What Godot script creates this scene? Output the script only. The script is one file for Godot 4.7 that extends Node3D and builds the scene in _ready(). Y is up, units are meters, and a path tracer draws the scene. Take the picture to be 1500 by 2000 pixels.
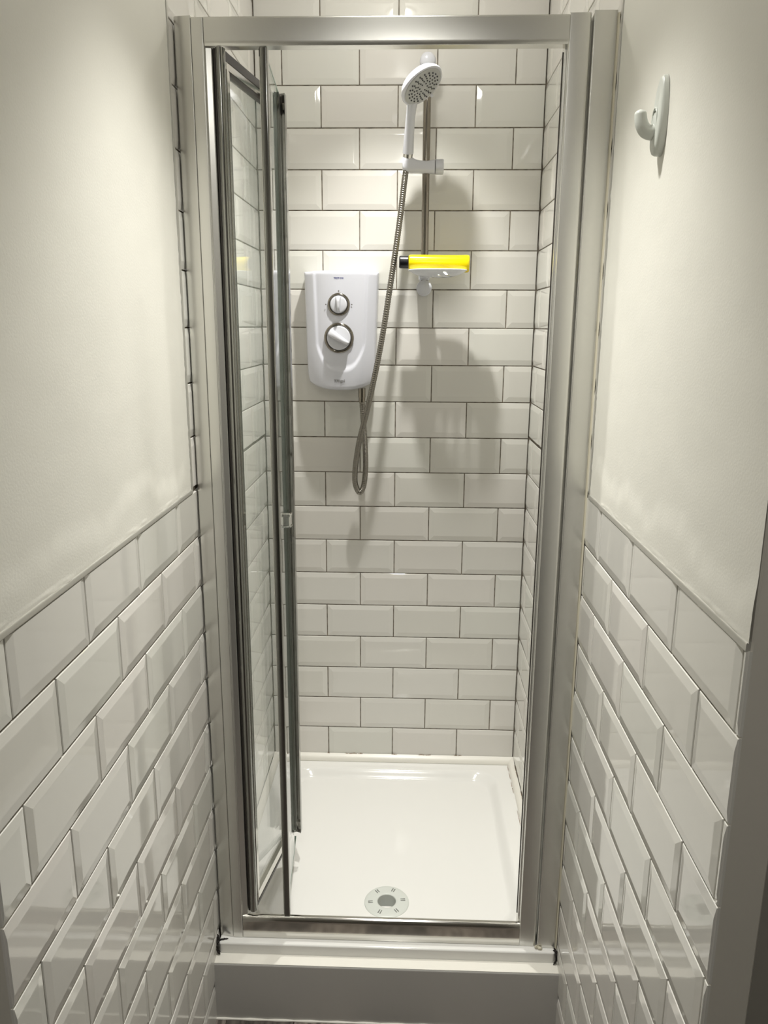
extends Node3D
# A narrow shower alcove at the end of a half-tiled passage. Metres; x right, y up, z towards the camera; z = 0 is the tiled back wall.

const PH := 0.203        # tile pitch along a course
const PV := 0.10269      # course height
const XL := -0.277       # tile edge plane of the left wall
const XR := 0.4868       # tile edge plane of the right wall
const FLOOR := -0.2865
const CEIL := 2.14
const FZ := 0.755        # front face of the shower frame
const WAIN := 0.9205     # top of the half-height tiling
const ENDL := 1.55       # where the passage walls end
const ENDR := 1.487
const UP := Vector3.UP

var M := {}
var rng := RandomNumberGenerator.new()
var tile_meshes := {}


# ---------------------------------------------------------------- mesh building
class Shape:
	var v := PackedVector3Array()
	var n := PackedVector3Array()

	func tri(a: Vector3, b: Vector3, c: Vector3) -> void:   # counter-clockwise seen from outside
		var k := (b - a).cross(c - a)
		if k.length_squared() < 1e-20:
			return
		k = k.normalized()
		trin(a, b, c, k, k, k)

	func trin(a: Vector3, b: Vector3, c: Vector3, na: Vector3, nb: Vector3, nc: Vector3) -> void:
		v.append_array([a, c, b])
		n.append_array([na, nc, nb])

	func quad(a: Vector3, b: Vector3, c: Vector3, d: Vector3) -> void:
		tri(a, b, c)
		tri(a, c, d)

	func moved(t: Transform3D, from := 0) -> void:
		for i in range(from, v.size()):
			v[i] = t * v[i]
			n[i] = (t.basis * n[i]).normalized()

	func mesh() -> ArrayMesh:
		var arr := []
		arr.resize(Mesh.ARRAY_MAX)
		arr[Mesh.ARRAY_VERTEX] = v
		arr[Mesh.ARRAY_NORMAL] = n
		var m := ArrayMesh.new()
		m.add_surface_from_arrays(Mesh.PRIMITIVE_TRIANGLES, arr)
		return m

	# A box with chamfered edges.
	func box(lo: Vector3, hi: Vector3, c := 0.001) -> void:
		var ctr := (lo + hi) / 2
		var h := (hi - lo) / 2
		c = minf(c, minf(h.x, minf(h.y, h.z)) * 0.45)
		var p := func(s: Vector3, axis: int) -> Vector3:
			var q := h - Vector3(c, c, c)
			q[axis] = h[axis]
			return ctr + q * s
		for axis in 3:
			var u := (axis + 1) % 3
			var w := (axis + 2) % 3
			for sg: float in [-1.0, 1.0]:
				var cs := []
				for k in [[-1, -1], [1, -1], [1, 1], [-1, 1]]:
					var s := Vector3.ZERO
					s[axis] = sg
					s[u] = k[0]
					s[w] = k[1]
					cs.append(p.call(s, axis))
				if sg < 0:
					cs.reverse()
				quad(cs[0], cs[1], cs[2], cs[3])
			# the four edges that run along this axis
			for k in [[-1, -1], [1, -1], [1, 1], [-1, 1]]:
				var s0 := Vector3.ZERO
				s0[u] = k[0]
				s0[w] = k[1]
				s0[axis] = -1
				var s1 := s0
				s1[axis] = 1
				var a: Vector3 = p.call(s0, u)
				var b: Vector3 = p.call(s1, u)
				var d: Vector3 = p.call(s1, w)
				var e: Vector3 = p.call(s0, w)
				if k[0] * k[1] > 0:
					quad(e, d, b, a)
				else:
					quad(a, b, d, e)
		for sx in [-1.0, 1.0]:
			for sy in [-1.0, 1.0]:
				for sz in [-1.0, 1.0]:
					var s := Vector3(sx, sy, sz)
					var a: Vector3 = p.call(s, 0)
					var b: Vector3 = p.call(s, 1)
					var d: Vector3 = p.call(s, 2)
					if sx * sy * sz > 0:
						tri(a, b, d)
					else:
						tri(a, d, b)

	# A smooth sheet over rows of points; two equal rows in succession make a crease.
	func grid(rows: Array, closed := false, flip := false, skip = null) -> void:
		var nr := rows.size()
		var nc: int = rows[0].size()
		var nrm := []
		for i in nr:
			var a := PackedVector3Array()
			a.resize(nc)
			nrm.append(a)
		var last := nc if closed else nc - 1
		for i in nr - 1:
			for j in last:
				var j2 := (j + 1) % nc
				var a: Vector3 = rows[i][j]
				var b: Vector3 = rows[i][j2]
				var c: Vector3 = rows[i + 1][j2]
				var d: Vector3 = rows[i + 1][j]
				var k := (c - a).cross(d - b)
				nrm[i][j] += k
				nrm[i][j2] += k
				nrm[i + 1][j2] += k
				nrm[i + 1][j] += k
		var f := -1.0 if flip else 1.0
		for i in nr - 1:
			for j in last:
				if skip != null and skip.call(i, j):
					continue
				var j2 := (j + 1) % nc
				var p := [rows[i][j], rows[i][j2], rows[i + 1][j2], rows[i + 1][j]]
				var q := [nrm[i][j], nrm[i][j2], nrm[i + 1][j2], nrm[i + 1][j]]
				for k in 4:
					q[k] = (q[k] * f).normalized()
				if flip:
					p.reverse()
					q.reverse()
				if (p[1] - p[0]).cross(p[2] - p[0]).length_squared() > 1e-22:
					trin(p[0], p[1], p[2], q[0], q[1], q[2])
				if (p[2] - p[0]).cross(p[3] - p[0]).length_squared() > 1e-22:
					trin(p[0], p[2], p[3], q[0], q[2], q[3])

	# A turned body round +y: profile of (radius, height) from bottom to top, outside on the right.
	func lathe(profile: Array, segs := 32, t := Transform3D()) -> void:
		var rows := []
		for q in profile:
			var row := PackedVector3Array()
			for k in segs:
				var a := TAU * k / segs
				row.append(t * Vector3(cos(a) * q.x, q.y, -sin(a) * q.x))
			rows.append(row)
		grid(rows, true)

	# A tube along points with a radius each, closed at both ends.
	func tube(pts: Array, radii: Array, segs := 14, caps := true) -> void:
		var rows := []
		var side := Vector3.ZERO
		for i in pts.size():
			var dir: Vector3 = (pts[mini(i + 1, pts.size() - 1)] - pts[maxi(i - 1, 0)])
			dir = dir.normalized()
			if side == Vector3.ZERO:
				side = dir.cross(Vector3(0.31, 0.2, 0.93)).normalized()
			side = (side - dir * side.dot(dir)).normalized()
			var up := dir.cross(side)
			var row := PackedVector3Array()
			for k in segs:
				var a := TAU * k / segs
				row.append(pts[i] + (side * cos(a) + up * sin(a)) * radii[i])
			rows.append(row)
		if caps:
			for end in [0, pts.size() - 1]:
				var row := PackedVector3Array()
				row.resize(segs)
				row.fill(pts[end])
				if end == 0:
					rows.insert(0, rows[0])
					rows.insert(0, row)
				else:
					rows.append(rows[-1])
					rows.append(row)
		grid(rows, true)

	# A profile (x, y; counter-clockwise) drawn out along +z from z0 to z1; sharp where it turns by more than 35 degrees.
	func extrude(profile: PackedVector2Array, z0: float, z1: float, t := Transform3D()) -> void:
		var from := v.size()
		var k := profile.size()
		if Geometry2D.is_polygon_clockwise(profile):   # Godot calls "clockwise" what runs so with y down
			pass
		var area := 0.0
		for i in k:
			var a := profile[i]
			var b := profile[(i + 1) % k]
			area += a.x * b.y - b.x * a.y
		if area < 0:
			profile.reverse()
		var en := []
		for i in k:
			var e := profile[(i + 1) % k] - profile[i]
			en.append(Vector2(e.y, -e.x).normalized())
		for i in k:
			var a := profile[i]
			var b := profile[(i + 1) % k]
			var m: Vector2 = en[i]
			var p: Vector2 = en[(i + k - 1) % k]
			var q: Vector2 = en[(i + 1) % k]
			var na := (m + p).normalized() if m.dot(p) > 0.82 else m
			var nb := (m + q).normalized() if m.dot(q) > 0.82 else m
			var a0 := Vector3(a.x, a.y, z0)
			var b0 := Vector3(b.x, b.y, z0)
			var a1 := Vector3(a.x, a.y, z1)
			var b1 := Vector3(b.x, b.y, z1)
			var n0 := Vector3(na.x, na.y, 0)
			var n1 := Vector3(nb.x, nb.y, 0)
			trin(a0, b0, b1, n0, n1, n1)
			trin(a0, b1, a1, n0, n1, n0)
		var idx := Geometry2D.triangulate_polygon(profile)
		for i in range(0, idx.size(), 3):
			var a := profile[idx[i]]
			var b := profile[idx[i + 1]]
			var c := profile[idx[i + 2]]
			if (b - a).cross(c - a) < 0:
				var s := b
				b = c
				c = s
			tri(Vector3(a.x, a.y, z1), Vector3(b.x, b.y, z1), Vector3(c.x, c.y, z1))
			tri(Vector3(a.x, a.y, z0), Vector3(c.x, c.y, z0), Vector3(b.x, b.y, z0))
		moved(t, from)


# A profile with rounded corners: corners of (x, y, radius).
func rounded(corners: Array, steps := 5) -> PackedVector2Array:
	var out := PackedVector2Array()
	var k := corners.size()
	for i in k:
		var c := Vector2(corners[i].x, corners[i].y)
		var r: float = corners[i].z
		if r <= 0.0:
			out.append(c)
			continue
		var p0: Vector3 = corners[(i + k - 1) % k]
		var p1: Vector3 = corners[(i + 1) % k]
		var d0 := (Vector2(p0.x, p0.y) - c).normalized()
		var d1 := (Vector2(p1.x, p1.y) - c).normalized()
		for s in steps + 1:
			var t := float(s) / steps
			var a := c + d0 * r
			var b := c + d1 * r
			out.append(a.lerp(c, t).lerp(c.lerp(b, t), t))
	return out


func rect(x0: float, y0: float, x1: float, y1: float, r := 0.001, steps := 3) -> PackedVector2Array:
	return rounded([Vector3(x0, y0, r), Vector3(x1, y0, r), Vector3(x1, y1, r), Vector3(x0, y1, r)], steps)


# Profiles are drawn in plan, (x, -z), and stand up along y with this.
const STAND := Transform3D(Vector3(1, 0, 0), Vector3(0, 0, -1), Vector3(0, 1, 0), Vector3.ZERO)
# Profiles are drawn in section, (z, y) -> along x.
const ALONG_X := Transform3D(Vector3(0, 0, 1), Vector3(0, 1, 0), Vector3(-1, 0, 0), Vector3.ZERO)


func plan(pts: Array) -> PackedVector2Array:    # (x, z) in the world to the profile of STAND
	var out := PackedVector2Array()
	for p in pts:
		out.append(Vector2(p.x, -p.y))
	return out


func curve(pts: Array, step: float) -> Array:
	var c := Curve3D.new()
	c.bake_interval = step
	for i in pts.size():
		var a: Vector3 = pts[maxi(i - 1, 0)]
		var b: Vector3 = pts[mini(i + 1, pts.size() - 1)]
		var t := (b - a) / 6.0
		c.add_point(pts[i], -t, t)
	return Array(c.get_baked_points())


# ---------------------------------------------------------------- objects
func obj(called: String, s, mat: Material, parent: Node3D = self) -> MeshInstance3D:
	var o := MeshInstance3D.new()
	o.name = called
	o.mesh = s if s is Mesh else s.mesh()
	o.material_override = mat
	parent.add_child(o, true)
	return o


func thing(called: String, at := Vector3.ZERO) -> Node3D:
	var o := Node3D.new()
	o.name = called
	o.position = at
	add_child(o, true)
	return o


func tag(o: Node3D, label: String, category: String, kind := "", group := "") -> Node3D:
	o.set_meta("label", label)
	o.set_meta("category", category)
	if kind:
		o.set_meta("kind", kind)
	if group:
		o.set_meta("group", group)
	return o


func noise_tex(freq: float, normal: bool, strength := 4.0, size := 512, seed_ := 1, octaves := 3) -> NoiseTexture2D:
	var nz := FastNoiseLite.new()
	nz.seed = seed_
	nz.noise_type = FastNoiseLite.TYPE_SIMPLEX_SMOOTH
	nz.frequency = freq
	nz.fractal_octaves = octaves
	var t := NoiseTexture2D.new()
	t.width = size
	t.height = size
	t.seamless = true
	t.noise = nz
	t.as_normal_map = normal
	t.bump_strength = strength
	return t


func ramp_tex(freq: float, cols: Array, offs: Array, seed_ := 1, octaves := 3, size := 512) -> NoiseTexture2D:
	var t := noise_tex(freq, false, 1.0, size, seed_, octaves)
	var g := Gradient.new()
	g.offsets = PackedFloat32Array(offs)
	g.colors = PackedColorArray(cols)
	t.color_ramp = g
	return t


func mat(color: Color, rough: float, metal := 0.0) -> StandardMaterial3D:
	var m := StandardMaterial3D.new()
	m.albedo_color = color
	m.roughness = rough
	m.metallic = metal
	return m


func tri_world(m: StandardMaterial3D, scale: Vector3) -> void:
	m.uv1_triplanar = true
	m.uv1_world_triplanar = true
	m.uv1_scale = scale


func materials() -> void:
	var wavy := noise_tex(0.006, true, 1.2, 512, 4, 2)
	var tints := [Color8(220, 218, 212), Color8(219, 217, 210), Color8(219, 218, 211), Color8(221, 218, 212)]
	M.tiles = []
	for c in tints:
		var m := mat(c, 0.045)
		m.normal_enabled = true
		m.normal_texture = wavy
		m.normal_scale = 0.13
		tri_world(m, Vector3(3, 3, 3))
		M.tiles.append(m)
	M.grout = mat(Color8(255, 255, 255), 0.95)
	M.grout.albedo_texture = ramp_tex(0.02, [Color8(92, 84, 72), Color8(122, 113, 100), Color8(138, 129, 116)], [0.2, 0.5, 0.85], 9)
	tri_world(M.grout, Vector3(4, 4, 4))
	M.plaster = mat(Color8(225, 223, 214), 0.62)
	M.plaster.normal_enabled = true
	M.plaster.normal_texture = noise_tex(0.05, true, 5.0, 1024, 21, 4)
	M.plaster.normal_scale = 0.08
	tri_world(M.plaster, Vector3(4, 4, 4))
	M.paint = mat(Color8(214, 211, 203), 0.5)
	M.jamb_paint = mat(Color8(208, 204, 194), 0.4)
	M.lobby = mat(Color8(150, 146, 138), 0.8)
	M.chrome = mat(Color8(214, 212, 206), 0.12, 1.0)
	M.satin = mat(Color8(218, 217, 212), 0.27, 0.86)
	M.satin.normal_enabled = true
	M.satin.normal_texture = noise_tex(0.008, true, 1.0, 512, 31, 2)
	M.satin.normal_scale = 0.12
	tri_world(M.satin, Vector3(3, 0.6, 3))
	M.stile = mat(Color8(150, 150, 146), 0.14, 1.0)
	M.bright = mat(Color8(228, 228, 226), 0.05, 1.0)
	M.rod = mat(Color8(142, 136, 126), 0.12, 1.0)
	M.hose = mat(Color8(138, 134, 126), 0.34, 1.0)
	M.gasket = mat(Color8(52, 47, 42), 0.4)
	M.trim = mat(Color8(190, 188, 180), 0.35, 0.3)
	M.abs = mat(Color8(212, 213, 219), 0.16)
	M.abs_grey = mat(Color8(182, 183, 181), 0.3)
	M.casing = mat(Color8(212, 213, 221), 0.2)
	M.print_blue = mat(Color8(40, 44, 120), 0.5)
	M.print_grey = mat(Color8(120, 118, 116), 0.5)
	M.cover = mat(Color8(206, 209, 203), 0.25)
	M.slot = mat(Color8(120, 121, 116), 0.5)
	M.nozzle = mat(Color8(74, 74, 76), 0.6)
	M.tray = mat(Color8(228, 227, 223), 0.12)
	M.riser = mat(Color8(182, 180, 176), 0.25)
	M.seal = mat(Color8(230, 227, 218), 0.3)
	M.caulk = mat(Color8(204, 198, 178), 0.5)
	M.mould = mat(Color8(24, 19, 15), 0.8)
	M.rust = mat(Color8(132, 104, 70), 0.9)
	M.bottle = mat(Color8(236, 214, 10), 0.18)
	M.bottle.subsurf_scatter_enabled = true
	M.bottle.subsurf_scatter_strength = 0.15
	M.cap = mat(Color8(22, 21, 26), 0.25)
	M.dish = mat(Color8(226, 228, 232), 0.2)
	M.dish.backlight_enabled = true
	M.dish.backlight = Color(0.25, 0.26, 0.28)
	M.glass = mat(Color(0.80, 0.90, 0.86, 0.07), 0.03)
	M.glass.transparency = BaseMaterial3D.TRANSPARENCY_ALPHA
	M.glass_edge = mat(Color8(122, 140, 128), 0.15)
	M.hook = mat(Color8(200, 203, 196), 0.3)
	M.wood = []
	for k in 3:
		var w := mat(Color8(255, 255, 255), 0.45)
		var b := 1.0 - 0.12 * k
		w.albedo_texture = ramp_tex(0.012, [Color8(int(82 * b), int(75 * b), int(69 * b)), Color8(int(114 * b), int(105 * b), int(98 * b)), Color8(int(136 * b), int(127 * b), int(119 * b))], [0.25, 0.5, 0.8], 50 + k, 5)
		tri_world(w, Vector3(9, 9, 1.2))
		M.wood.append(w)


# ---------------------------------------------------------------- tiles
# A bevelled tile in its own plane: x and y across, +z out of the wall, z = 0 the level of its arrises. Insets per side; a cut side has none.
func tile_mesh(w: float, h: float, ins: Array) -> ArrayMesh:
	var key := "%.4f %.4f %s" % [w, h, ins]
	if tile_meshes.has(key):
		return tile_meshes[key]
	var s := Shape.new()
	var loops := []
	var prof := [[0.0, -0.005], [0.0, -0.0008], [0.0009, 0.0002], [0.86, 0.0018], [1.0, 0.0021], [1.12, 0.0022]]   # share of the bevel (first ones in metres), height
	for q in prof:
		var d := []
		for side in 4:
			var bev: float = ins[side]
			var inset: float = q[0] if q[0] < 0.01 else q[0] * bev
			if bev < 0.002:
				inset = minf(q[0] if q[0] < 0.01 else 0.0010 + 0.0003 * q[0], 0.0014)
			d.append(inset)
		loops.append([Vector3(-w / 2 + d[0], -h / 2 + d[1], q[1]), Vector3(w / 2 - d[2], -h / 2 + d[1], q[1]), Vector3(w / 2 - d[2], h / 2 - d[3], q[1]), Vector3(-w / 2 + d[0], h / 2 - d[3], q[1])])
	for i in loops.size() - 1:
		for j in 4:
			s.quad(loops[i][j], loops[i][(j + 1) % 4], loops[i + 1][(j + 1) % 4], loops[i + 1][j])
	var t: Array = loops[-1]
	s.quad(t[0], t[1], t[2], t[3])
	tile_meshes[key] = s.mesh()
	return tile_meshes[key]


# Courses of tiles on a plane: origin + u * right + v * up. Courses begin at v_from + n * PV; joints at phase (+ half a tile on odd courses).
func tile_field(parent: Node3D, origin: Vector3, right: Vector3, out: Vector3, u0: float, u1: float, v0: float, v1: float, v_base: float, phase_even: float, phase_odd: float) -> void:
	var g := 0.0027
	var face := Basis(right, UP, out)
	var n0 := int(floor((v0 - v_base) / PV + 1e-4))
	var n1 := int(ceil((v1 - v_base) / PV - 1e-4))
	for r in range(n0, n1):
		var a := v_base + r * PV + g / 2
		var b := a + PV - g
		var cut_b := a < v0 - 0.001
		var cut_t := b > v1 + 0.001
		a = maxf(a, v0)
		b = minf(b, v1)
		if b - a < 0.006:
			continue
		var ph := phase_even if posmod(r, 2) == 0 else phase_odd
		var k0 := int(floor((u0 - ph) / PH))
		var k1 := int(ceil((u1 - ph) / PH))
		for k in range(k0, k1):
			var c := ph + k * PH + g / 2
			var d := c + PH - g
			var cut_l := c < u0 - 0.001
			var cut_r := d > u1 + 0.001
			c = maxf(c, u0)
			d = minf(d, u1)
			if d - c < 0.005:
				continue
			var bev := 0.0140
			var w := d - c
			var h := b - a
			# a cut that falls inside the bevel leaves part of it
			var ins := [0.0 if cut_l else minf(bev, w * 0.45), 0.0 if cut_b else minf(bev, h * 0.45), 0.0 if cut_r else minf(bev, w * 0.45), 0.0 if cut_t else minf(bev, h * 0.45)]
			var o := obj("tile", tile_mesh(snappedf(w, 0.0005), snappedf(h, 0.0005), ins), M.tiles[rng.randi() % M.tiles.size()], parent)
			var tilt := Basis(right, rng.randf_range(-0.003, 0.003)) * Basis(UP, rng.randf_range(-0.0025, 0.0025))
			o.transform = Transform3D(tilt * face, origin + right * (c + d) / 2 + UP * (a + b) / 2 + out * rng.randf_range(-0.0002, 0.0002))


func box_obj(called: String, lo: Vector3, hi: Vector3, m: Material, parent: Node3D = self, c := 0.001) -> MeshInstance3D:
	var s := Shape.new()
	s.box(lo, hi, c)
	return obj(called, s, m, parent)


# Plaster above the tiling: a sheet with the hand-laid swelling of filler along the tile trims.
func plaster_sheet(parent: Node3D, x: float, side: float, z0: float, z1: float) -> void:
	var s := Shape.new()
	var nz := FastNoiseLite.new()
	nz.seed = 7 if side < 0 else 8
	nz.frequency = 3.0
	var y0 := WAIN + 0.009
	var rows := []
	var ny := 150
	var nx := 76
	for i in ny + 1:
		var y := y0 + (CEIL + 0.01 - y0) * pow(float(i) / ny, 1.5)
		var row := PackedVector3Array()
		for j in nx + 1:
			var z := lerpf(z0, z1, pow(float(j) / nx, 1.25))
			var edge := 0.070 + 0.034 * nz.get_noise_2d(z * 1.7, 3.0) + 0.018 * nz.get_noise_2d(z * 6.0, 9.0)
			var d := y - y0
			var fill := 0.0018 * (1.0 - smoothstep(edge - 0.044, edge, d))
			var dz := z - z0
			fill = maxf(fill, 0.0016 * (1.0 - smoothstep(0.02, 0.05, dz + 0.006 * nz.get_noise_2d(y * 4.0, 1.0))))
			fill += 0.0006 * nz.get_noise_2d(z * 2.0, y * 2.0)
			# crumbs of filler squeezed over the trim
			var crumb := nz.get_noise_2d(z * 22.0, y * 22.0)
			if d < 0.006 or dz < 0.004:
				fill += 0.0018 * maxf(crumb, 0.0)
			row.append(Vector3(x - side * fill, y, z))
		rows.append(row)
	s.grid(rows, false, side < 0)
	obj("plaster", s, M.plaster, parent)


func room() -> void:
	# back wall
	var wb := tag(thing("wall_back"), "shower back wall of white bevelled brick-bond tiles with dark grout", "wall", "structure")
	box_obj("grout_bed", Vector3(-0.42, FLOOR - 0.1, -0.14), Vector3(0.63, CEIL + 0.1, -0.0018), M.grout, wb)
	tile_field(wb, Vector3.ZERO, Vector3.RIGHT, Vector3.BACK, -0.2735, 0.4835, -0.099, CEIL, 0.0, 0.0, PH / 2)
	# side walls
	for side: float in [-1.0, 1.0]:
		var left: bool = side < 0
		var x := XL if left else XR
		var zend := ENDL if left else ENDR
		var w := tag(thing("wall_left" if left else "wall_right"), "passage wall on the left, bevelled white tiles below smooth painted plaster" if left else "passage wall on the right with the white hook, tiles below painted plaster", "wall", "structure")
		var bed := 0.0018
		var far := x + side * 0.13
		var near := x + side * bed
		box_obj("grout_bed", Vector3(minf(far, near), FLOOR - 0.1, -0.0018), Vector3(maxf(far, near), CEIL + 0.1, zend - 0.04), M.grout, w, 0.0002)
		var right := Vector3(0, 0, -1) if left else Vector3(0, 0, 1)
		if left:
			right = Vector3(0, 0, -1)
		else:
			right = Vector3(0, 0, -1)
		# u runs along -z on the right-hand wall and along +z on the left-hand one, so that right x up = out
		var dir := Vector3(0, 0, -1) if left else Vector3(0, 0, 1)
		var out := Vector3(1, 0, 0) if left else Vector3(-1, 0, 0)
		dir = UP.cross(out)
		var sg := signf(dir.z)
		var origin := Vector3(x, 0, 0)
		var fields := [[0.003, 0.770, WAIN + 0.011, CEIL, 0.0, 0.072, 0.1737], [0.003, 0.742, -0.105, WAIN + 0.009, 0.0, 0.072, 0.1737]]
		var vb := 0.929 - 12 * PV if left else 0.9275 - 12 * PV
		var z0 := 0.876 if left else 0.867
		fields.append([0.745, zend, FLOOR, WAIN, vb, z0 + PH / 2, z0])
		for f in fields:
			var u0: float = f[0]
			var u1: float = f[1]
			var pe: float = f[5]
			var po: float = f[6]
			if sg < 0:
				tile_field(w, origin, dir, out, -u1, -u0, f[2], f[3], f[4], -pe, -po)
			else:
				tile_field(w, origin, dir, out, u0, u1, f[2], f[3], f[4], pe, po)
		plaster_sheet(w, x + side * 0.0, side, 0.781, zend)
	# ceiling and floor
	tag(box_obj("ceiling", Vector3(-1.2, CEIL, -0.2), Vector3(1.5, CEIL + 0.1, 3.3), M.paint), "plain white ceiling over the shower and the passage", "ceiling", "structure")
	var fl := tag(thing("floor"), "brown wood-look plank floor in front of the shower step", "floor", "structure")
	box_obj("underlay", Vector3(-1.2, FLOOR - 0.12, -0.2), Vector3(1.5, FLOOR - 0.006, 3.3), M.gasket, fl)
	for k in 12:
		var x0 := -0.86 + k * 0.152
		var zc := 0.79
		while zc < 3.1:
			var ln := rng.randf_range(0.5, 1.2)
			box_obj("plank", Vector3(x0 + 0.0006, FLOOR - 0.008, zc), Vector3(x0 + 0.1514, FLOOR, minf(zc + ln - 0.001, 3.2)), M.wood[rng.randi() % 3], fl, 0.0012)
			zc += ln
	# the lobby the camera stands in
	tag(box_obj("wall_lobby_left", Vector3(-1.0, FLOOR - 0.1, ENDL - 0.12), Vector3(-0.88, CEIL + 0.1, 3.2), M.lobby), "left side wall of the lobby behind the camera", "wall", "structure")
	tag(box_obj("wall_lobby_right", Vector3(1.2, FLOOR - 0.1, ENDR - 0.12), Vector3(1.32, CEIL + 0.1, 3.2), M.lobby), "right side wall of the lobby behind the camera", "wall", "structure")
	tag(box_obj("wall_front", Vector3(-1.0, FLOOR - 0.1, 3.1), Vector3(1.32, CEIL + 0.1, 3.22), M.lobby), "far lobby wall behind the camera", "wall", "structure")
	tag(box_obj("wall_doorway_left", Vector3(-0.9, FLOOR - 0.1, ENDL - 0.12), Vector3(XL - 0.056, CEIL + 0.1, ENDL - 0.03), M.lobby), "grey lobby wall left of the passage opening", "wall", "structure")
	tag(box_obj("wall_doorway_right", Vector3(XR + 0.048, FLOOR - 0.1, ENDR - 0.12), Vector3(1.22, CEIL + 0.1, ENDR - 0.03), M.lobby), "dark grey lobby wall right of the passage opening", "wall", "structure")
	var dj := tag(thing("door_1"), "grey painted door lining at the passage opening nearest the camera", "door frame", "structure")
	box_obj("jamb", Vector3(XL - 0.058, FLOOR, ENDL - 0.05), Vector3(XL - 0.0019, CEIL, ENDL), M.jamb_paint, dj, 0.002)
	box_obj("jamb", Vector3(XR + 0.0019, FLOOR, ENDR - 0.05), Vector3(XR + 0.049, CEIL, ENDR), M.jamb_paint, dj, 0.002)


func trims() -> void:
	var n := 0
	for side: float in [-1.0, 1.0]:
		var left: bool = side < 0
		var x := XL if left else XR
		var zend := ENDL if left else ENDR
		var s := Shape.new()
		var xi := x - side * 0.003
		var xo := x + side * 0.004
		s.extrude(rounded([Vector3(minf(xi, xo), WAIN, 0.0 if not left else 0.0), Vector3(maxf(xi, xo), WAIN, 0.002 if left else 0.0), Vector3(maxf(xi, xo), WAIN + 0.0095, 0.003 if left else 0.0), Vector3(minf(xi, xo), WAIN + 0.0095, 0.003 if not left else 0.0)]), 0.772, zend - 0.002)
		n += 1
		tag(obj("trim_%d" % n, s, M.trim), "grey edging strip along the top of the left half-height tiles" if left else "grey edging strip along the top of the right half-height tiles", "tile trim", "structure")
		s = Shape.new()
		s.extrude(plan([Vector2(xo, 0.771), Vector2(xi, 0.771), Vector2(xi, 0.779), Vector2(xo, 0.7815)]), WAIN + 0.0095, CEIL, STAND)
		n += 1
		tag(obj("trim_%d" % n, s, M.trim), "upright edging strip between shower tiles and left plaster" if left else "upright edging strip between shower tiles and right plaster", "tile trim", "structure")


# ---------------------------------------------------------------- tray and step
func rrect_loop(x0: float, z0: float, x1: float, z1: float, r: float, y: float, per := 8) -> PackedVector3Array:
	var out := PackedVector3Array()
	var cs := [[x1 - r, z0 + r, 0.0], [x0 + r, z0 + r, PI / 2], [x0 + r, z1 - r, PI], [x1 - r, z1 - r, 1.5 * PI]]
	for c in cs:
		for k in per + 1:
			var a: float = c[2] + PI / 2 * k / per
			out.append(Vector3(c[0] + cos(a) * r, y, c[1] - sin(a) * r))
	return out


func blob_run(pts: Array, r: float, seed_: int) -> Shape:
	var s := Shape.new()
	var line := curve(pts, 0.0007)
	var rad := []
	var nz := FastNoiseLite.new()
	nz.seed = seed_
	nz.frequency = 0.16
	for i in line.size():
		var f := float(i) / (line.size() - 1)
		rad.append(r * (0.75 + 0.7 * nz.get_noise_1d(i)) * sqrt(maxf(0.02, 1.0 - pow(2.0 * f - 1.0, 4.0))))
		line[i] += Vector3(nz.get_noise_2d(i, 40.0), nz.get_noise_2d(i, 80.0), nz.get_noise_2d(i, 120.0)) * r * 0.6
	s.tube(line, rad, 7)
	return s


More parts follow.
